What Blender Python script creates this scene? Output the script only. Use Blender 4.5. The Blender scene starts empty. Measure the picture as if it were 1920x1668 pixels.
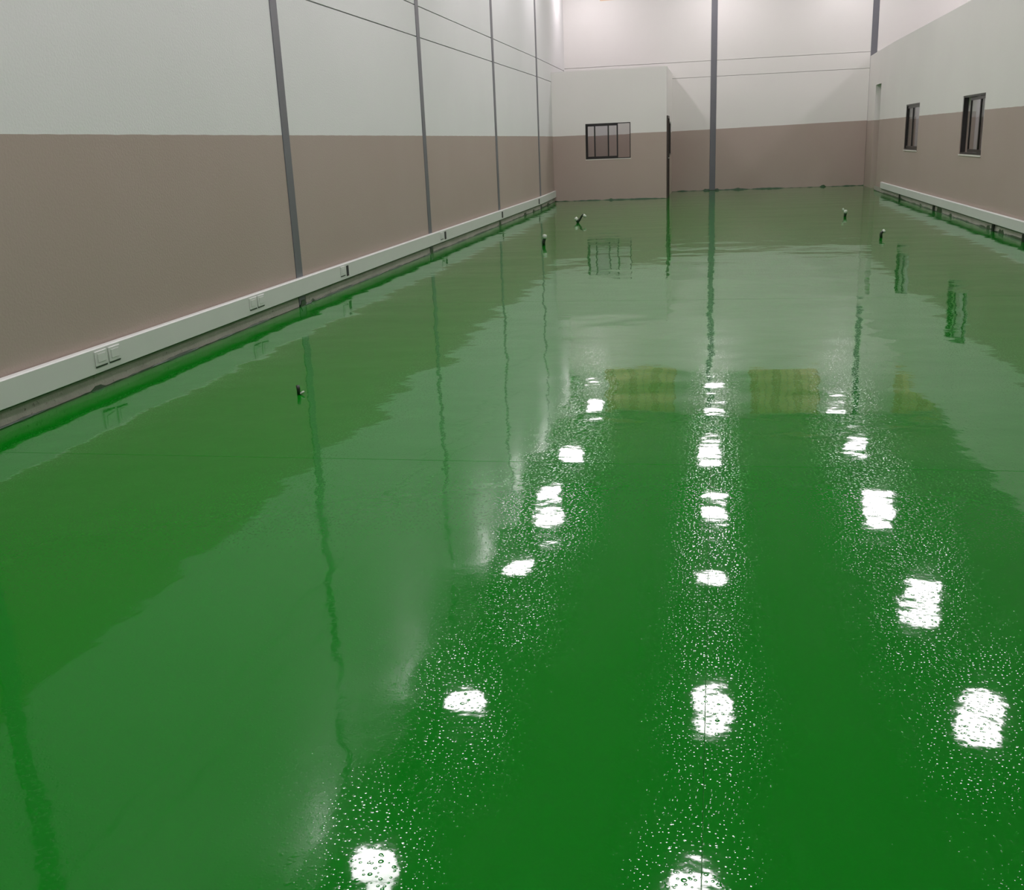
import bpy, bmesh, math, random
from mathutils import Matrix, Vector
random.seed(7)
S = bpy.context.scene
C = S.collection

# ------------------------------------------------------------------ camera
FPX = 1911.305
ROT = ((0.98096, -0.01529, 0.19362), (0.18959, 0.28395, -0.93991), (-0.04061, 0.95872, 0.28144))
cam_data = bpy.data.cameras.new('camera')
cam_data.sensor_fit = 'HORIZONTAL'
cam_data.sensor_width = 36.0
cam_data.lens = FPX / 1920 * 36.0
cam_data.clip_end = 200
cam = bpy.data.objects.new('camera', cam_data)
C.objects.link(cam)
M = Matrix(ROT).to_4x4()
M.translation = (0, 0, 1.5)
cam.matrix_world = M
S.camera = cam

# ------------------------------------------------------------------ world, exposure
W = bpy.data.worlds.new('world')
S.world = W
W.use_nodes = True
W.node_tree.nodes['Background'].inputs[0].default_value = (0.02, 0.025, 0.03, 1)
W.node_tree.nodes['Background'].inputs[1].default_value = 0.2
S.view_settings.view_transform = 'Standard'
S.view_settings.look = 'None'
S.view_settings.gamma = 1.0
S.view_settings.exposure = 0.05
S.view_settings.use_curve_mapping = False
S.cycles.use_denoising = True
S.cycles.caustics_reflective = False
S.cycles.caustics_refractive = False
S.cycles.sample_clamp_indirect = 4.0
S.cycles.max_bounces = 6
S.cycles.use_light_tree = False
S.cycles.adaptive_threshold = 0.02
S.cycles.diffuse_bounces = 4
S.cycles.glossy_bounces = 3
LAMP_WATT = 27.0
LAMP_GLOW = 31.0

# ------------------------------------------------------------------ main measures
XL, XR, YB, YR = -4.2, 4.03, 31.4, -5.0       # left wall, partition on the right, back wall, rear wall
XO = 8.6                                     # outer wall behind the partition
ZC = 7.1                                     # ceiling
YF, XS = 28.0, -1.31                         # office front, office side
RT = 3.47                                    # partition height
OT = 3.29                                    # office height

# ------------------------------------------------------------------ helpers
def link(name, bm, mat=None, parent=None, smooth=False):
    me = bpy.data.meshes.new(name)
    bm.normal_update()
    bm.to_mesh(me)
    bm.free()
    if smooth:
        for p in me.polygons:
            p.use_smooth = True
    o = bpy.data.objects.new(name, me)
    C.objects.link(o)
    if mat:
        me.materials.append(mat)
    if parent:
        o.parent = parent
        o.matrix_parent_inverse = parent.matrix_world.inverted()
    return o

def tag(o, label=None, cat=None, group=None, kind=None):
    if label: o['label'] = label
    if cat: o['category'] = cat
    if group: o['group'] = group
    if kind: o['kind'] = kind
    return o

def empty(name, loc=(0, 0, 0)):
    o = bpy.data.objects.new(name, None)
    o.empty_display_size = 0.1
    C.objects.link(o)
    o.location = loc
    o.matrix_world = Matrix.Translation(loc)
    return o

def box(bm, x0, x1, y0, y1, z0, z1, bevel=0.0, seg=1):
    vs = [bm.verts.new(p) for p in ((x0, y0, z0), (x1, y0, z0), (x1, y1, z0), (x0, y1, z0),
                                    (x0, y0, z1), (x1, y0, z1), (x1, y1, z1), (x0, y1, z1))]
    fs = [bm.faces.new([vs[i] for i in f]) for f in ((3, 2, 1, 0), (4, 5, 6, 7), (0, 1, 5, 4), (1, 2, 6, 5), (2, 3, 7, 6), (3, 0, 4, 7))]
    if bevel:
        es = list({e for f in fs for e in f.edges})
        bmesh.ops.bevel(bm, geom=es, offset=bevel, segments=seg, affect='EDGES', profile=0.5)
    return bm

def mbox(name, x0, x1, y0, y1, z0, z1, mat, parent=None, bevel=0.0, seg=1):
    return link(name, box(bmesh.new(), x0, x1, y0, y1, z0, z1, bevel, seg), mat, parent)

def wall_grid(bm, frame, u0, u1, z0, z1, t, holes=(), extra=()):
    """a wall of thickness t; frame(u, w, z) -> xyz, w = 0 front, t back; holes = (ua, ub, za, zb)"""
    us = sorted({u0, u1} | set(extra) | {h[0] for h in holes} | {h[1] for h in holes})
    zs = sorted({z0, z1} | {h[2] for h in holes} | {h[3] for h in holes})
    us = [u for u in us if u0 <= u <= u1]
    zs = [z for z in zs if z0 <= z <= z1]
    cache = {}
    def v(i, j, w):
        k = (i, j, w)
        if k not in cache:
            cache[k] = bm.verts.new(frame(us[i], t if w else 0.0, zs[j]))
        return cache[k]
    def solid(i, j):
        if i < 0 or j < 0 or i >= len(us) - 1 or j >= len(zs) - 1:
            return False
        um, zm = (us[i] + us[i + 1]) / 2, (zs[j] + zs[j + 1]) / 2
        return not any(h[0] < um < h[1] and h[2] < zm < h[3] for h in holes)
    for i in range(len(us) - 1):
        for j in range(len(zs) - 1):
            if not solid(i, j):
                continue
            bm.faces.new((v(i, j, 0), v(i + 1, j, 0), v(i + 1, j + 1, 0), v(i, j + 1, 0)))
            bm.faces.new((v(i, j, 1), v(i, j + 1, 1), v(i + 1, j + 1, 1), v(i + 1, j, 1)))
            if not solid(i - 1, j): bm.faces.new((v(i, j, 0), v(i, j + 1, 0), v(i, j + 1, 1), v(i, j, 1)))
            if not solid(i + 1, j): bm.faces.new((v(i + 1, j, 0), v(i + 1, j, 1), v(i + 1, j + 1, 1), v(i + 1, j + 1, 0)))
            if not solid(i, j - 1): bm.faces.new((v(i, j, 0), v(i, j, 1), v(i + 1, j, 1), v(i + 1, j, 0)))
            if not solid(i, j + 1): bm.faces.new((v(i, j + 1, 0), v(i + 1, j + 1, 0), v(i + 1, j + 1, 1), v(i, j + 1, 1)))
    bmesh.ops.recalc_face_normals(bm, faces=bm.faces[:])
    return bm

def tube(bm, pts, r, n=10, caps=True):
    rings = []
    P = [Vector(p) for p in pts]
    rs = r if isinstance(r, (list, tuple)) else [r] * len(P)
    for i, p in enumerate(P):
        d = (P[min(i + 1, len(P) - 1)] - P[max(i - 1, 0)]).normalized()
        a = d.cross(Vector((0, 1, 0)) if abs(d.y) < 0.9 else Vector((1, 0, 0))).normalized()
        b = d.cross(a)
        rings.append([bm.verts.new(p + (a * math.cos(2 * math.pi * k / n) + b * math.sin(2 * math.pi * k / n)) * rs[i]) for k in range(n)])
    for A, B in zip(rings, rings[1:]):
        for k in range(n):
            bm.faces.new((A[k], A[(k + 1) % n], B[(k + 1) % n], B[k]))
    if caps:
        bm.faces.new(rings[0][::-1]); bm.faces.new(rings[-1])
    bmesh.ops.recalc_face_normals(bm, faces=bm.faces[:])
    return bm

def lathe(bm, prof, n=28):
    rings = []
    for r, z in prof:
        if r < 1e-6:
            rings.append([bm.verts.new((0, 0, z))])
        else:
            rings.append([bm.verts.new((r * math.cos(2 * math.pi * k / n), r * math.sin(2 * math.pi * k / n), z)) for k in range(n)])
    for A, B in zip(rings, rings[1:]):
        for k in range(n):
            k2 = (k + 1) % n
            if len(A) == 1 and len(B) == 1: continue
            if len(A) == 1: bm.faces.new((A[0], B[k2], B[k]))
            elif len(B) == 1: bm.faces.new((A[k], A[k2], B[0]))
            else: bm.faces.new((A[k], A[k2], B[k2], B[k]))
    bmesh.ops.recalc_face_normals(bm, faces=bm.faces[:])
    return bm

# ------------------------------------------------------------------ materials
def new_mat(name):
    m = bpy.data.materials.new(name)
    m.use_nodes = True
    nt = m.node_tree
    return m, nt, nt.nodes['Principled BSDF']

def node(nt, typ, **kw):
    n = nt.nodes.new(typ)
    for k, v in kw.items():
        setattr(n, k, v)
    return n

def math_node(nt, op, a, b=None, c=None, clamp=False):
    n = nt.nodes.new('ShaderNodeMath')
    n.operation = op
    n.use_clamp = clamp
    for i, v in enumerate((a, b, c)):
        if v is None: continue
        if isinstance(v, (int, float)): n.inputs[i].default_value = v
        else: nt.links.new(v, n.inputs[i])
    return n.outputs[0]

def noise(nt, vec, scale, detail=2.0, rough=0.5):
    n = nt.nodes.new('ShaderNodeTexNoise')
    n.inputs['Scale'].default_value = scale
    n.inputs['Detail'].default_value = detail
    n.inputs['Roughness'].default_value = rough
    nt.links.new(vec, n.inputs['Vector'])
    return n.outputs['Fac']

def mix_col(nt, fac, a, b):
    n = nt.nodes.new('ShaderNodeMix')
    n.data_type = 'RGBA'
    for i, v in ((6, a), (7, b)):
        if isinstance(v, tuple): n.inputs[i].default_value = (*v, 1)
        else: nt.links.new(v, n.inputs[i])
    if isinstance(fac, (int, float)): n.inputs[0].default_value = fac
    else: nt.links.new(fac, n.inputs[0])
    return n.outputs[2]

WHITE = (0.74, 0.745, 0.73)
WARM = (0.74, 0.725, 0.685)
BROWN = (0.405, 0.330, 0.285)

def painted_wall(name, a=0.0, b=0.0, c=1.69, white=WHITE):
    """two-tone wall paint: brown below the line z = a*x + b*y + c, off-white above"""
    m, nt, p = new_mat(name)
    g = node(nt, 'ShaderNodeNewGeometry')
    s = node(nt, 'ShaderNodeSeparateXYZ')
    nt.links.new(g.outputs['Position'], s.inputs[0])
    line = math_node(nt, 'ADD', math_node(nt, 'MULTIPLY_ADD', s.outputs[0], a, c), math_node(nt, 'MULTIPLY', s.outputs[1], b))
    wob = math_node(nt, 'MULTIPLY_ADD', noise(nt, g.outputs['Position'], 6.0, 0), 0.006, -0.003)
    d = math_node(nt, 'SUBTRACT', math_node(nt, 'ADD', s.outputs[2], wob), line)
    fac = math_node(nt, 'MULTIPLY_ADD', d, 400.0, 0.5, clamp=True)
    v1 = noise(nt, g.outputs['Position'], 0.9, 2)
    w = mix_col(nt, v1, tuple(x * 0.965 for x in white), tuple(min(1, x * 1.03) for x in white))
    br = mix_col(nt, v1, (BROWN[0] * 0.97, BROWN[1] * 0.955, BROWN[2] * 0.93), (BROWN[0] * 1.03, BROWN[1] * 1.045, BROWN[2] * 1.06))
    nt.links.new(mix_col(nt, fac, br, w), p.inputs['Base Color'])
    p.inputs['Roughness'].default_value = 0.62
    p.inputs['Specular IOR Level'].default_value = 0.25
    bp = node(nt, 'ShaderNodeBump')
    bp.inputs['Strength'].default_value = 0.35
    bp.inputs['Distance'].default_value = 0.004
    nt.links.new(noise(nt, g.outputs['Position'], 55.0, 1), bp.inputs['Height'])
    nt.links.new(bp.outputs[0], p.inputs['Normal'])
    return m

def plain(name, col, rough=0.5, metal=0.0, var=0.06, scale=4.0, spec=0.5):
    m, nt, p = new_mat(name)
    g = node(nt, 'ShaderNodeNewGeometry')
    f = noise(nt, g.outputs['Position'], scale, 3)
    nt.links.new(mix_col(nt, f, tuple(x * (1 - var) for x in col), tuple(min(1, x * (1 + var)) for x in col)), p.inputs['Base Color'])
    p.inputs['Roughness'].default_value = rough
    p.inputs['Metallic'].default_value = metal
    p.inputs['Specular IOR Level'].default_value = spec
    return m

def make_floor_mat():
    m, nt, p = new_mat('wet_green_epoxy')
    g = node(nt, 'ShaderNodeNewGeometry')
    pos = g.outputs['Position']
    base = mix_col(nt, noise(nt, pos, 0.35, 2), (0.0014, 0.138, 0.0042), (0.0020, 0.156, 0.0052))
    nt.links.new(base, p.inputs['Base Color'])
    p.inputs['Roughness'].default_value = 0.035
    p.inputs['IOR'].default_value = 1.29
    flat = node(nt, 'ShaderNodeVectorMath', operation='MULTIPLY')
    flat.inputs[1].default_value = (1, 1, 0)
    nt.links.new(pos, flat.inputs[0])
    P = flat.outputs[0]
    h = math_node(nt, 'MULTIPLY', noise(nt, P, 0.55, 1.0), 0.0095)
    tr = node(nt, 'ShaderNodeVectorMath', operation='MULTIPLY')      # long trowel sweeps across the hall
    tr.inputs[1].default_value = (0.30, 1.35, 0)
    nt.links.new(pos, tr.inputs[0])
    h = math_node(nt, 'MULTIPLY_ADD', noise(nt, tr.outputs[0], 1.0, 1.0), 0.0062, h)
    h = math_node(nt, 'MULTIPLY_ADD', noise(nt, P, 2.3, 1.0), 0.0034, h)
    h = math_node(nt, 'MULTIPLY_ADD', noise(nt, P, 8.0, 1.5), 0.00060, h)
    h = math_node(nt, 'MULTIPLY_ADD', noise(nt, P, 26.0, 1.0), 0.00012, h)
    h = math_node(nt, 'MULTIPLY_ADD', noise(nt, P, 75.0, 1.0), 0.000022, h)
    # cured bubbles and specks in the coating
    for sc, rad, hh, keep in ((62.0, 0.27, 0.00015, 0.15), (30.0, 0.20, 0.00023, 0.45)):
        v = node(nt, 'ShaderNodeTexVoronoi', voronoi_dimensions='2D', feature='F1')
        v.inputs['Scale'].default_value = sc
        nt.links.new(P, v.inputs['Vector'])
        sp = node(nt, 'ShaderNodeSeparateColor')
        nt.links.new(v.outputs['Color'], sp.inputs[0])
        on = math_node(nt, 'GREATER_THAN', sp.outputs[0], keep)
        size = math_node(nt, 'MULTIPLY_ADD', sp.outputs[1], rad * 0.6, rad * 0.5)
        q = math_node(nt, 'SUBTRACT', 1.0, math_node(nt, 'DIVIDE', v.outputs['Distance'], size), clamp=True)
        q = math_node(nt, 'MULTIPLY', math_node(nt, 'SMOOTH_MIN', q, 0.6, 0.4), on)
        h = math_node(nt, 'MULTIPLY_ADD', q, hh, h)
    bp = node(nt, 'ShaderNodeBump')
    bp.inputs['Strength'].default_value = 1.0
    bp.inputs['Distance'].default_value = 1.0
    nt.links.new(h, bp.inputs['Height'])
    nt.links.new(bp.outputs[0], p.inputs['Normal'])
    return m

def make_glass():
    m, nt, p = new_mat('window_glass')
    out = nt.nodes['Material Output']
    nt.nodes.remove(p)
    tr = node(nt, 'ShaderNodeBsdfTransparent')
    tr.inputs[0].default_value = (0.97, 0.97, 0.98, 1)
    gl = node(nt, 'ShaderNodeBsdfGlossy')
    gl.inputs['Roughness'].default_value = 0.03
    fr = node(nt, 'ShaderNodeFresnel')
    fr.inputs[0].default_value = 1.5
    mx = node(nt, 'ShaderNodeMixShader')
    nt.links.new(math_node(nt, 'MULTIPLY', fr.outputs[0], 0.5), mx.inputs[0])
    nt.links.new(tr.outputs[0], mx.inputs[1])
    nt.links.new(gl.outputs[0], mx.inputs[2])
    nt.links.new(mx.outputs[0], out.inputs[0])
    return m

def make_concrete():
    m, nt, p = new_mat('bare_concrete')
    g = node(nt, 'ShaderNodeNewGeometry')
    f1 = noise(nt, g.outputs['Position'], 3.0, 5, 0.65)
    f2 = noise(nt, g.outputs['Position'], 28.0, 4, 0.7)
    c = mix_col(nt, f1, (0.25, 0.25, 0.20), (0.47, 0.46, 0.39))
    spots = math_node(nt, 'MULTIPLY_ADD', f2, 9.0, -5.6, clamp=True)
    c = mix_col(nt, spots, c, (0.09, 0.095, 0.07))
    nt.links.new(c, p.inputs['Base Color'])
    p.inputs['Roughness'].default_value = 0.85
    bp = node(nt, 'ShaderNodeBump')
    bp.inputs['Strength'].default_value = 0.6
    bp.inputs['Distance'].default_value = 0.01
    nt.links.new(f2, bp.inputs['Height'])
    nt.links.new(bp.outputs[0], p.inputs['Normal'])
    return m

def make_glow():
    m, nt, p = new_mat('lamp_diffuser')
    p.inputs['Base Color'].default_value = (0.9, 0.9, 0.92, 1)
    p.inputs['Emission Color'].default_value = (1.0, 0.92, 0.98, 1)
    p.inputs['Emission Strength'].default_value = LAMP_GLOW
    m.cycles.emission_sampling = 'FRONT'
    return m

M_LEFT = painted_wall('paint_left', c=1.69)
M_BACK = painted_wall('paint_back', a=0.0130, c=1.721, white=WARM)
M_RIGHT = painted_wall('paint_right', b=0.0019, c=1.701, white=WARM)
M_OFFICE = painted_wall('paint_office', c=1.685, white=WARM)
M_ROOM = plain('pale_room_paint', (0.74, 0.73, 0.75), 0.7, var=0.03)
M_FLOOR = make_floor_mat()
M_GLASS = make_glass()
M_CONC = make_concrete()
M_GLOW = make_glow()
M_MORTAR = plain('joint_mortar', (0.30, 0.30, 0.29), 0.9)
M_STEEL = plain('grey_steel_paint', (0.135, 0.138, 0.150), 0.45)
M_TRUNK = plain('white_pvc', (0.62, 0.645, 0.60), 0.4, var=0.03)
M_SEAM_SHADOW = plain('dark_gap_shadow', (0.02, 0.022, 0.018), 0.7)
M_FRAME = plain('dark_bronze_aluminium', (0.012, 0.010, 0.009), 0.35)
M_DOOR = plain('dark_brown_door', (0.035, 0.024, 0.017), 0.45)
M_CEIL = plain('dark_roof_sheet', (0.62, 0.62, 0.61), 0.8, spec=0.2)
M_EDGE = plain('green_paint_edge', (0.010, 0.055, 0.012), 0.35, var=0.3, scale=20)
M_HOUSE = plain('lamp_housing', (0.25, 0.26, 0.27), 0.4, metal=0.6)
M_TAPE = plain('white_tape', (0.50, 0.55, 0.46), 0.55)
M_PIPE = plain('dark_conduit', (0.012, 0.022, 0.011), 0.4)
M_YELLOW = plain('yellowed_sheet', (0.80, 0.62, 0.40), 0.6, var=0.18, scale=3.0)
M_TAN = plain('tan_boards', (0.62, 0.46, 0.29), 0.6, var=0.25, scale=3.0)
M_SILL = plain('pale_sill', (0.66, 0.63, 0.57), 0.6)
M_CHROME = plain('satin_handle', (0.55, 0.55, 0.55), 0.3, metal=1.0)

# ------------------------------------------------------------------ floor
fl = tag(mbox('floor', -4.6, 8.8, YR - 0.2, YB + 0.3, -0.25, -0.006, M_FLOOR), kind='structure')
G = 0.0010
def slab(x0, x1, y0, y1):
    return mbox('floor_slab', x0, x1, y0, y1, -0.0055, 0.0, M_FLOOR, fl, bevel=0.0013, seg=2)
slab(-4.6, -0.0103, YR - 0.2, 4.72 - G)
slab(-0.0100, 8.8, YR - 0.2, 4.72 - G)
slab(-4.6, 8.8, 4.72 + G, 10.0 - G)
slab(-4.6, 8.8, 10.0 + G, YB + 0.3)

# ------------------------------------------------------------------ ceiling (ribbed roof sheet)
bm = bmesh.new()
n = 60
prev = None
for i in range(n * 4 + 1):
    x = -4.7 + (8.8 + 4.7) * i / (n * 4)
    z = ZC + (0.035 if i % 4 in (1, 2) else 0.0)
    a, b = bm.verts.new((x, YR - 0.2, z)), bm.verts.new((x, YB + 0.3, z))
    if prev: bm.faces.new((prev[0], prev[1], b, a))
    prev = (a, b)
r = bmesh.ops.extrude_face_region(bm, geom=bm.faces[:])
bmesh.ops.translate(bm, verts=[v for v in r['geom'] if isinstance(v, bmesh.types.BMVert)], vec=(0, 0, 0.06))
bmesh.ops.recalc_face_normals(bm, faces=bm.faces[:])
tag(link('ceiling', bm, M_CEIL), kind='structure')

# ------------------------------------------------------------------ left wall: precast panels between steel columns
COLS = [-0.15, 4.88, 9.93, 15.0, 20.13, 25.10]
CW = 0.085
def xl(y):                                            # the last bay drifts outwards a little
    return XL if y <= 25.1 else XL - (y - 25.1) * 0.0365
def kz(y):
    return 1.0 if y <= 25.1 else 1.0 + (y - 25.1) * 0.0059
wl = tag(mbox('wall_left', -4.85, -4.60, YR - 0.2, YB + 0.3, -0.25, ZC, M_MORTAR), kind='structure')
edges = [YR] + COLS + [YB]
J = 0.007
for k in range(len(edges) - 1):
    y0 = edges[k] + (CW if k else 0)
    y1 = edges[k + 1] - (CW if k < len(edges) - 2 else 0)
    for z0, z1 in ((0.0, 3.033), (3.033, 3.45), (3.45, 5.92)):
        bm = bmesh.new()
        vs = []
        for yy in (y0, y1):
            a = z0 + (J if z0 else 0)
            b = z1 - (J if z1 < 5 else 0)
            f = kz(yy)
            for zz in (a, b):
                zq = 1.5 + (zz - 1.5) * f if zz > 2 else zz
                vs.append([bm.verts.new((xl(yy), yy, zq)), bm.verts.new((-4.60, yy, zq))])
        (a0, A0), (b0, B0), (a1, A1), (b1, B1) = vs
        for f in ((a0, a1, b1, b0), (A0, B0, B1, A1), (a0, b0, B0, A0), (a1, A1, B1, b1), (b0, b1, B1, B0), (a0, A0, A1, a1)):
            bm.faces.new(f)
        bmesh.ops.recalc_face_normals(bm, faces=bm.faces[:])
        link('wall_panel', bm, M_LEFT, wl)
tag(mbox('trim_1', -4.60, -4.24, YR, YB, 6.02, ZC, M_CEIL), kind='structure')     # dark eaves sheet over the panels

def steel_column(name_label, x, y, facing, base=True, top=ZC):
    """H-section column; facing 'x' = flange seen from the hall across X, 'y' = along Y"""
    e = tag(empty('steel_column', (x, y, 0)), name_label, 'column', 'grey steel columns between the wall panels')
    def part(nm, a0, a1, d0, d1, z0, z1, mat=M_STEEL):
        if facing == 'x': return mbox(nm, x + d0, x + d1, y + a0, y + a1, z0, z1, mat, e, 0.003)
        return mbox(nm, x + a0, x + a1, y - d1, y - d0, z0, z1, mat, e, 0.003)
    part('flange', -CW + 0.004, CW - 0.004, -0.004, 0.008, 0.012, top - 0.002)
    part('web', -0.006, 0.006, -0.18, -0.004, 0.012, top - 0.002)
    part('flange', -CW + 0.004, CW - 0.004, -0.192, -0.18, 0.012, top - 0.002)
    if base: part('base_plate', -CW - 0.05, CW + 0.05, -0.02, 0.07, 0.0, 0.012, M_EDGE)
    return e
for y, lab in zip(COLS, ('grey steel column in the panelled left wall behind the viewer',
                         'grey steel column in left wall, seen only mirrored at bottom left corner',
                         'widest grey steel column in the left wall, nearest in view',
                         'second grey steel column along the left wall from the viewer',
                         'third grey steel column along the left wall from the viewer',
                         'thinnest grey steel column at the far end of the left wall')):
    steel_column(lab, XL, y, 'x', base=False, top=5.95)
steel_column('grey steel column standing in the middle of the back wall', -0.14, YB, 'y')
steel_column('grey steel column in the back wall cut off by the right partition', 4.19, YB, 'y', base=False)

# bare concrete foot under the trunking, one length per bay
bl = tag(empty('baseboard_left', (XL, 10, 0)), kind='structure')
for k in range(len(edges) - 1):
    y0 = edges[k] + (CW + 0.012 if k else 0)
    y1 = min(edges[k + 1] - CW - 0.012, YF - 0.02)
    bm = bmesh.new()
    N = max(2, int((y1 - y0) / 0.12))
    rows = []
    for i in range(N + 1):
        y = y0 + (y1 - y0) * i / N
        j = random.uniform(-0.002, 0.003)
        x = xl(y)
        rows.append([bm.verts.new(q) for q in ((x - 0.01, y, 0.0), (x + 0.008 + j, y, 0.0), (x + 0.006 + j, y, 0.13), (x + 0.004, y, 0.20), (x - 0.01, y, 0.20))])
    for A, B in zip(rows, rows[1:]):
        for q in range(5): bm.faces.new((A[q], A[(q + 1) % 5], B[(q + 1) % 5], B[q]))
    bm.faces.new(rows[0]); bm.faces.new(rows[-1][::-1])
    bmesh.ops.recalc_face_normals(bm, faces=bm.faces[:])
    link('concrete_foot', bm, M_CONC, bl)

# ------------------------------------------------------------------ back wall
wb = tag(mbox('wall_back', -4.85, XO + 0.25, YB + 0.12, YB + 0.35, -0.25, ZC, M_MORTAR), kind='structure')
BX = [-4.60, -0.14, 4.19, XO]
WIN_HI = [(-3.36, -1.19), (1.07, 3.14), (5.32, 7.40)]
def fr_back(u, w, z): return (u, YB + w, z)
for k in range(3):
    x0 = BX[k] + (CW if k else 0)
    x1 = BX[k + 1] - (CW if k < 2 else 0)
    for z0, z1 in ((0.0, 3.155), (3.155, 3.585), (3.585, 7.0)):
        hs = [(WIN_HI[k][0], WIN_HI[k][1], 5.35, 6.84)] if z0 > 3.5 else []
        link('wall_panel', wall_grid(bmesh.new(), fr_back, x0, x1, z0 + (0.0045 if z0 else 0), z1 - (0.0045 if z1 < 6 else 0), 0.12, hs), M_BACK, wb)

def high_window(idx, x0, x1, lab):
    e = tag(empty('window_%d' % idx, ((x0 + x1) / 2, YB, 5.35)), lab, kind='structure')
    bm = bmesh.new()
    wall_grid(bm, lambda u, w, z: (u, YB + 0.03 + w, z), x0, x1, 5.35, 6.84, 0.05, [(x0 + 0.04, x1 - 0.04, 5.39, 6.80)])
    link('window_frame', bm, M_TAN, e)
    N = 9
    for i in range(N):
        a = x0 + 0.04 + (x1 - x0 - 0.08) * i / N
        b = x0 + 0.04 + (x1 - x0 - 0.08) * (i + 1) / N
        d = 0.012 * (i % 2)
        mbox('pane', a + 0.006, b - 0.006, YB + 0.055 + d, YB + 0.067 + d, 5.39, 6.80, M_YELLOW if i % 3 else M_TAN, e, 0.003)
    return e
for i, ((a, b), lab) in enumerate(zip(WIN_HI, ('left yellowed high window over the office', 'middle yellowed high window right of the central column', 'right yellowed high window above the partitioned rooms'))):
    high_window(5 + i, a, b, lab)

# ------------------------------------------------------------------ outer and rear walls (out of view, they bounce the lamp light)
tag(mbox('wall_right_outer', XO, XO + 0.25, YR - 0.2, YB + 0.12, -0.25, ZC, M_RIGHT), kind='structure')
tag(mbox('wall_rear', -4.85, XO + 0.25, YR - 0.3, YR, -0.25, ZC, M_LEFT), kind='structure')

# ------------------------------------------------------------------ right partition with a doorway and two windows
PT = 0.22
W2 = (23.08, 24.67, 1.065, 2.003)
W3 = (17.63, 19.16, 1.055, 1.987)
DW = (28.75, 29.84, 0.0, 2.64)
def xr(y): return XR if y < 27 else XR + (y - 27) * 0.018
def fr_right(u, w, z): return (xr(u) + w, u, z)
wr = tag(link('wall_right', wall_grid(bmesh.new(), fr_right, YR, YB - 0.001, 0.0, RT, PT, [W2, W3, DW], (27.0,)), M_RIGHT), kind='structure')
tag(mbox('wall_room_divider', XR + PT, XO, 21.6, 21.75, 0.0, RT, M_ROOM), kind='structure')
tag(mbox('wall_room_far', XR + PT + 0.02, XO, 27.2, 27.35, 0.0, RT, M_ROOM), kind='structure')
tag(mbox('wall_room_end', XR + PT, XO, 12.0, 12.15, 0.0, RT, M_ROOM), kind='structure')

# ------------------------------------------------------------------ office box in the far left corner
W1 = (-3.43, -2.245, 1.065, 1.965)
OW = 0.13
def fr_front(u, w, z): return (u, YF + w, z)
tag(link('wall_office_front', wall_grid(bmesh.new(), fr_front, xl(YF), XS, 0.0, OT, OW, [W1]), M_OFFICE), kind='structure')
D1 = (28.06, 28.98, 0.0, 2.085)
W4 = (29.35, 30.55, 1.06, 1.96)
def fr_side(u, w, z): return (XS - w, u, z)
tag(link('wall_office_side', wall_grid(bmesh.new(), fr_side, YF + OW, YB, 0.0, OT, OW, [(YF + OW, D1[1], 0.0, D1[3]), W4]), M_OFFICE), kind='structure')

def rect_frame(bm, fr, u0, u1, z0, z1, w0, w1, t, tt=None, tb=None):
    """a rectangular frame t wide between depths w0 and w1"""
    tt, tb = tt or t, tb or t
    return wall_grid(bm, lambda u, w, z: fr(u, w0 + w, z), u0, u1, z0, z1, w1 - w0, [(u0 + t, u1 - t, z0 + tb, z1 - tt)])

def sash(e, fr, u0, u1, z0, z1, w, stile=0.035, rail=0.045):
    s = link('sash', rect_frame(bmesh.new(), fr, u0, u1, z0, z1, w, w + 0.024, stile, rail, rail), M_FRAME, e)
    bm = wall_grid(bmesh.new(), lambda u, ww, z: fr(u, w + 0.010 + ww, z), u0 + stile - 0.004, u1 - stile + 0.004, z0 + rail - 0.004, z1 - rail + 0.004, 0.005)
    link('pane', bm, M_GLASS, s)
    return s

# office front window: both sashes pushed to the left, right third open
e = tag(empty('window_1', (W1[0], YF, W1[2])), 'dark framed sliding window in the office front, right third open', kind='structure')
link('window_frame', rect_frame(bmesh.new(), fr_front, *W1, 0.005, 0.085, 0.022), M_FRAME, e)
sash(e, fr_front, W1[0] + 0.022, -2.815, W1[2] + 0.022, W1[3] - 0.022, 0.045)
sash(e, fr_front, -3.205, -2.575, W1[2] + 0.022, W1[3] - 0.022, 0.012)
bm = wall_grid(bmesh.new(), lambda u, w, z: fr_front(u, w - 0.008, z), W1[0] - 0.01, W1[1] + 0.01, W1[2] - 0.022, W1[2], 0.03)
link('window_sill', bm, M_SILL, e)

def side_window(idx, fr, W, stiles, lab, dep):
    e = tag(empty('window_%d' % idx, fr(W[0], 0, W[2])), lab, kind='structure')
    link('window_frame', rect_frame(bmesh.new(), fr, *W, 0.012, dep, 0.03), M_FRAME, e)
    (a0, a1), (b0, b1) = stiles
    sash(e, fr, a0, a1, W[2] + 0.035, W[3] - 0.035, dep - 0.03, 0.035)
    sash(e, fr, b0, b1, W[2] + 0.035, W[3] - 0.035, dep - 0.056 if dep > 0.07 else 0.014, 0.045)
    link('window_sill', wall_grid(bmesh.new(), lambda u, w, z: fr(u, w - 0.012, z), W[0] - 0.01, W[1] + 0.01, W[2] - 0.025, W[2], 0.06), M_SILL, e)
    return e
side_window(2, fr_right, W2, ((23.87, 24.63), (23.12, 23.92)), 'dark framed sliding window in the right wall, farther one', 0.062)
side_window(3, fr_right, W3, ((18.02, 18.86), (17.67, 18.08)), 'dark framed sliding window in the right wall, nearer one', 0.088)
e = tag(empty('window_4', fr_side(W4[0], 0, W4[2])), 'narrow-looking dark framed window in the office side wall', kind='structure')
link('window_frame', rect_frame(bmesh.new(), fr_side, *W4, 0.005, 0.085, 0.045), M_FRAME, e)
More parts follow.
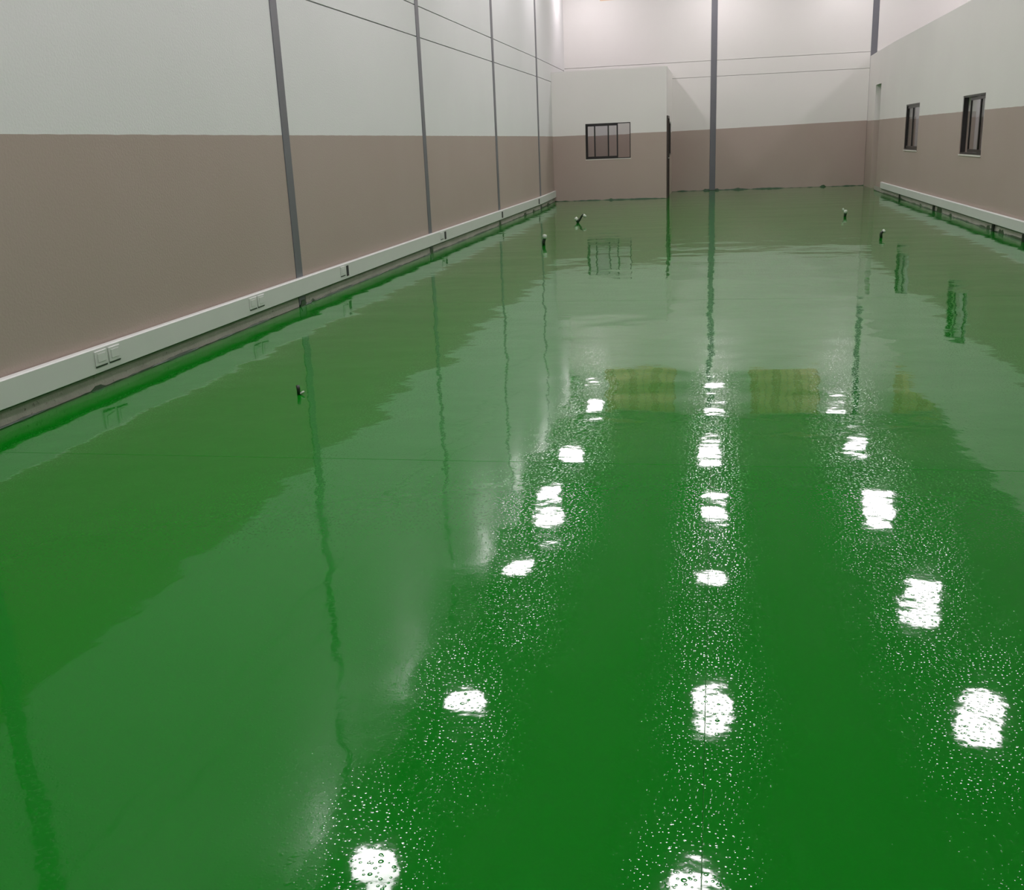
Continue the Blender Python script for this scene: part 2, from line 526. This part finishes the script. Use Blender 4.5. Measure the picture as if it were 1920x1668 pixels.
sash(e, fr_side, W4[0] + 0.045, (W4[0] + W4[1]) / 2 + 0.02, W4[2] + 0.045, W4[3] - 0.045, 0.02)
sash(e, fr_side, (W4[0] + W4[1]) / 2 - 0.02, W4[1] - 0.045, W4[2] + 0.045, W4[3] - 0.045, 0.05)

# office door in the side wall, right at the front corner
e = tag(empty('door_1', (XS, D1[0], 0)), 'dark brown door at the corner of the office', kind='structure')
bm = bmesh.new()
y0, y1 = YF + OW, D1[1]
box(bm, XS - 0.10, XS + 0.034, y0, y0 + 0.06, 0, D1[3])
box(bm, XS - 0.10, XS + 0.034, y1 - 0.06, y1, 0, D1[3])
box(bm, XS - 0.10, XS + 0.034, y0 + 0.06, y1 - 0.06, D1[3] - 0.06, D1[3])
link('door_frame', bm, M_DOOR, e)
leaf = mbox('door_leaf', XS - 0.04, XS - 0.002, y0 + 0.063, y1 - 0.063, 0.008, D1[3] - 0.063, M_DOOR, e, 0.003)
bm = bmesh.new()
for za, zb in ((0.20, 0.95), (1.10, 1.90)):
    box(bm, XS - 0.002, XS + 0.006, y0 + 0.16, y1 - 0.16, za, zb, 0.004)
link('door_moulding', bm, M_DOOR, leaf)
bm = tube(bmesh.new(), [(XS - 0.002, y0 + 0.12, 1.02), (XS + 0.06, y0 + 0.12, 1.02), (XS + 0.065, y0 + 0.14, 1.02), (XS + 0.065, y0 + 0.24, 1.02)], 0.010, 8)
link('door_handle', bm, M_CHROME, leaf)
# dark corner guard that carries the frame round the front corner
mbox('corner_strip', XS + 0.0005, XS + 0.030, YF + 0.004, YF + OW, 0.0, D1[3], M_DOOR, e, 0.002)

# ------------------------------------------------------------------ cable trunking with socket plates
def trunk_extrude(bm, side, y0, y1, za, zb, d):
    N = max(2, int((y1 - y0) / 1.0))
    rows = []
    for i in range(N + 1):
        y = y0 + (y1 - y0) * i / N
        x = (xl(y) + 0.0095) if side < 0 else (xr(y) - 0.007)
        s = 1 if side < 0 else -1
        pr = [(0, za), (d - 0.004, za), (d, za + 0.004), (d, zb - 0.008), (d - 0.008, zb), (0, zb)]
        rows.append([bm.verts.new((x + s * q[0], y, q[1])) for q in pr])
    for A, B in zip(rows, rows[1:]):
        for q in range(6): bm.faces.new((A[q], A[(q + 1) % 6], B[(q + 1) % 6], B[q]))
    bm.faces.new(rows[0]); bm.faces.new(rows[-1][::-1])
    bmesh.ops.recalc_face_normals(bm, faces=bm.faces[:])
    return bm

TL = tag(empty('cable_trunking', (XL, 10, 0.12)), 'long white cable trunking along the foot of the left wall', 'trunking', 'white cable trunking')
TZ0, TZ1, TD = 0.118, 0.292, 0.050
link('trunking_body', trunk_extrude(bmesh.new(), -1, YR + 0.02, 27.93, TZ0, TZ1, TD), M_TRUNK, TL)
xf = XL + 0.0095 + TD
link('cover_lip', trunk_extrude(bmesh.new(), -1, YR + 0.02, 27.92, TZ0 - 0.006, TZ0 - 0.0005, TD - 0.016), M_SEAM_SHADOW, TL)
def socket_plate(y0, y1, hole=None):
    p = mbox('socket_plate', xf + 0.0005, xf + 0.010, y0, y1, 0.168, 0.270, M_TRUNK, TL, 0.003)
    mbox('socket_face', xf + 0.0105, xf + 0.0135, y0 + 0.022, y1 - 0.022, 0.192, 0.252, M_TRUNK, p, 0.002)
    mbox('plate_shadow_strip', xf + 0.0005, xf + 0.0055, y0 + 0.003, y1 - 0.003, 0.159, 0.1675, M_SEAM_SHADOW, p)  # solid dark strip, the plate's shadow put in as colour
    return p
def open_outlet(y0, y1, za=0.145, zb=0.262):
    mbox('open_outlet', xf + 0.0005, xf + 0.004, y0, y1, za, zb, M_SEAM_SHADOW, TL, 0.001)
for y0, y1 in ((6.150, 6.290), (6.315, 6.455), (8.590, 8.735), (8.760, 8.900), (10.960, 11.105), (15.36, 15.52)):
    socket_plate(y0, y1)
for y0, y1 in ((11.155, 11.225), (15.60, 15.70), (20.07, 20.18), (24.45, 24.58)):
    open_outlet(y0, y1)

TR = tag(empty('cable_trunking', (XR, 15, 0.12)), 'white cable trunking along the foot of the right wall', 'trunking', 'white cable trunking')
link('trunking_body', trunk_extrude(bmesh.new(), 1, YR + 0.02, 27.45, 0.112, 0.262, 0.045), M_TRUNK, TR)
link('cover_lip', trunk_extrude(bmesh.new(), 1, YR + 0.02, 27.0, 0.104, 0.1115, 0.030), M_SEAM_SHADOW, TR)
for y, w in ((24.6, 0.03), (20.75, 0.045), (16.35, 0.045), (14.75, 0.05)):
    link('conduit_drop', tube(bmesh.new(), [(XR - 0.036, y, 0.0), (XR - 0.036, y, 0.1035)], w / 2, 8), M_PIPE, TR)

br = tag(empty('baseboard_right', (XR, 10, 0)), kind='structure')
bm = bmesh.new()
box(bm, XR - 0.006, XR - 0.0005, YR, 28.70, 0.0, 0.118)
link('concrete_foot', bm, M_CONC, br)

# ------------------------------------------------------------------ ragged edge of the green coating where it meets the walls
def paint_edge(path, normal, hmax, blobs=(), step=0.06):
    bm = bmesh.new()
    (x0, y0), (x1, y1) = path
    L = math.hypot(x1 - x0, y1 - y0)
    N = int(L / step)
    h = 0.5
    rows = []
    for i in range(N + 1):
        t = i / N
        h = min(1, max(0.15, h + random.uniform(-0.35, 0.35)))
        z = hmax * h
        for bt, bw, bh in blobs:
            if abs(t * L - bt) < bw / 2: z = bh * random.uniform(0.8, 1.1)
        x, y = x0 + (x1 - x0) * t, y0 + (y1 - y0) * t
        nx, ny = normal
        rows.append([bm.verts.new((x, y, 0.0005)), bm.verts.new((x + nx * 0.010, y + ny * 0.010, 0.0005)), bm.verts.new((x + nx * 0.004, y + ny * 0.004, z)), bm.verts.new((x, y, z))])
    for A, B in zip(rows, rows[1:]):
        for q in range(4): bm.faces.new((A[q], A[(q + 1) % 4], B[(q + 1) % 4], B[q]))
    bm.faces.new(rows[0]); bm.faces.new(rows[-1][::-1])
    bmesh.ops.recalc_face_normals(bm, faces=bm.faces[:])
    return link('coating_edge', bm, M_EDGE, fl)
paint_edge(((XL + 0.009, 0.0), (XL + 0.009, 25.1)), (1, 0), 0.016, [(9.92, 0.10, 0.06), (10.2, 0.08, 0.03), (15.0, 0.14, 0.10), (20.13, 0.16, 0.115), (6.2, 0.10, 0.03), (22.9, 0.25, 0.06), (24.0, 0.2, 0.05)])
paint_edge(((xl(25.1) + 0.009, 25.1), (xl(YF) + 0.009, YF)), (1, 0), 0.03, [(0.1, 0.16, 0.11), (1.4, 0.3, 0.06)])
paint_edge(((xl(YF), YF), (XS, YF)), (0, -1), 0.026, [(1.55, 0.05, 0.055), (2.6, 0.05, 0.06)])
paint_edge(((XS, YB), (XR + 0.07, YB)), (0, -1), 0.03, [(1.15, 0.4, 0.05), (1.9, 0.1, 0.05), (4.3, 0.1, 0.055)])
paint_edge(((XR - 0.006, 0.0), (XR - 0.006, 28.7)), (-1, 0), 0.028, [(14.6, 0.15, 0.07), (16.0, 0.2, 0.055), (16.75, 0.2, 0.06), (20.35, 0.45, 0.085), (19.4, 0.2, 0.045), (22.2, 0.2, 0.05), (24.7, 0.2, 0.07)])

# ------------------------------------------------------------------ conduit stubs left standing in the floor
def stub(loc, branches, lab):
    e = tag(empty('conduit_stub', loc), lab, 'conduit', 'conduit stubs standing in the floor')
    for pts, r, tape in branches:
        W_ = [(loc[0] + a, loc[1] + b, loc[2] + c) for a, b, c in pts]
        link('pipe', tube(bmesh.new(), W_, r, 10), M_PIPE, e, True)
        if tape:
            A, B = Vector(W_[-2]), Vector(W_[-1])
            d = (B - A).normalized()
            bm = tube(bmesh.new(), [B - d * tape * 0.9, B - d * tape * 0.3, B + d * 0.012, B + d * 0.018], [r * 1.25, r * 1.45, r * 1.3, r * 0.7], 10)
            link('tape_wrap', bm, M_TAPE, e, True)
    return e
stub((-2.655, 6.08, 0), [([(0, 0, 0), (0.0, 0, 0.035), (-0.003, 0, 0.062)], 0.012, 0),
                         ([(0.012, -0.004, 0.006), (0.026, -0.006, 0.014)], 0.006, 0.014)], 'short dark conduit stub nearest the viewer, beside the left column reflection')
stub((-2.655, 20.2, 0), [([(0, 0, 0), (-0.01, 0, 0.05), (-0.045, 0, 0.085)], 0.026, 0.05),
                         ([(0.0, 0, 0.01), (0.03, 0, 0.05), (0.07, 0, 0.12), (0.10, 0, 0.155), (0.145, 0, 0.12)], 0.019, 0.055)], 'forked conduit stub with two white taped tips before the office')
stub((-2.62, 15.82, 0), [([(0, 0, 0), (0.0, 0, 0.05), (0.015, 0, 0.10), (0.02, 0, 0.145)], 0.024, 0.05)], 'upright conduit stub with white taped top near the far left trunking')
stub((2.318, 20.0, 0), [([(0, 0, 0), (0.005, 0, 0.05), (0.008, 0, 0.10)], 0.024, 0.05),
                        ([(0, 0, 0.02), (-0.02, 0.01, 0.09), (-0.035, 0.01, 0.13)], 0.012, 0.03)], 'conduit stub with white tip, farthest on the right side')
stub((2.347, 15.78, 0), [([(0, 0, 0), (-0.005, 0, 0.05), (0.004, 0, 0.075), (0.035, 0, 0.095)], 0.020, 0.018)], 'dark bent conduit stub on the right side before the partition window')

# ------------------------------------------------------------------ high-bay lamps
LZ = 6.2
def make_lamp(loc, lab, power=1.0):
    e = tag(empty('high_bay_lamp', (loc[0], loc[1], LZ)), lab, 'ceiling lamp', 'high-bay lamps in three rows')
    def P(nm, bm, mat, par=None, sm=True):
        o = link(nm, bm, mat, None, sm)
        o.parent = par or e
        return o
    P('reflector', lathe(bmesh.new(), [(0.10, 0.30), (0.16, 0.27), (0.24, 0.14), (0.285, 0.0), (0.295, -0.002), (0.295, 0.008), (0.25, 0.14), (0.17, 0.285), (0.10, 0.315)]), M_HOUSE)
    P('lens', lathe(bmesh.new(), [(0.281, 0.02), (0.262, -0.06), (0.17, -0.135), (0.0, -0.163)], 14), M_GLOW)
    P('driver_housing', lathe(bmesh.new(), [(0.0, 0.31), (0.095, 0.31), (0.10, 0.33), (0.10, 0.50), (0.08, 0.53), (0.0, 0.53)]), M_HOUSE)
    P('suspension_rod', tube(bmesh.new(), [(0, 0, 0.52), (0, 0, ZC - LZ)], 0.012, 8), M_HOUSE)
    ld = bpy.data.lights.new('lamp_light', 'AREA')
    ld.shape = 'DISK'
    ld.size = 0.50
    ld.energy = LAMP_WATT * power
    ld.color = (1.0, 0.90, 0.975)
    lo = bpy.data.objects.new('lamp_light', ld)
    C.objects.link(lo)
    lo.parent = e
    lo.location = (0, 0, -0.168)
    return e
rows = {
    'left row beside the panelled wall': [(-3.55, 29.8), (-3.53, 24.7), (-3.54, 20.83), (-3.62, 17.4), (-3.45, 12.45), (-3.6, 9.05), (-3.55, 4.9), (-3.55, 0.8)],
    'middle row over the floor joint': [(0.01, 29.85), (-0.08, 25.1), (0.03, 20.6), (-0.04, 17.2), (0.0, 12.65), (-0.15, 9.1), (0, 4.9), (0, 0.8)],
    'right row over the partition side': [(3.47, 29.95), (3.58, 25.9), (3.42, 21.0), (3.52, 16.8), (3.6, 13.0), (3.55, 9.1), (3.55, 4.9), (3.55, 0.8)],
}
rows['row behind the right partition'] = [(6.9, 29.9), (6.9, 25.6), (6.9, 20.9), (6.9, 16.8), (6.9, 12.9)]
ordn = ('first', 'second', 'third', 'fourth', 'fifth', 'sixth', 'seventh', 'eighth', 'ninth')
for rn, pts in rows.items():
    for k, (x, y) in enumerate(pts):
        make_lamp((x, y), 'round hanging lamp, %s from the back wall in the %s' % (ordn[k], rn), (0.62 if rn.startswith('right') else 1.0 if 'behind' not in rn else 0.7) * (0.95 if k == 0 else (3.0 if x < -3 else 0.8) if y < 6 else 1.0))
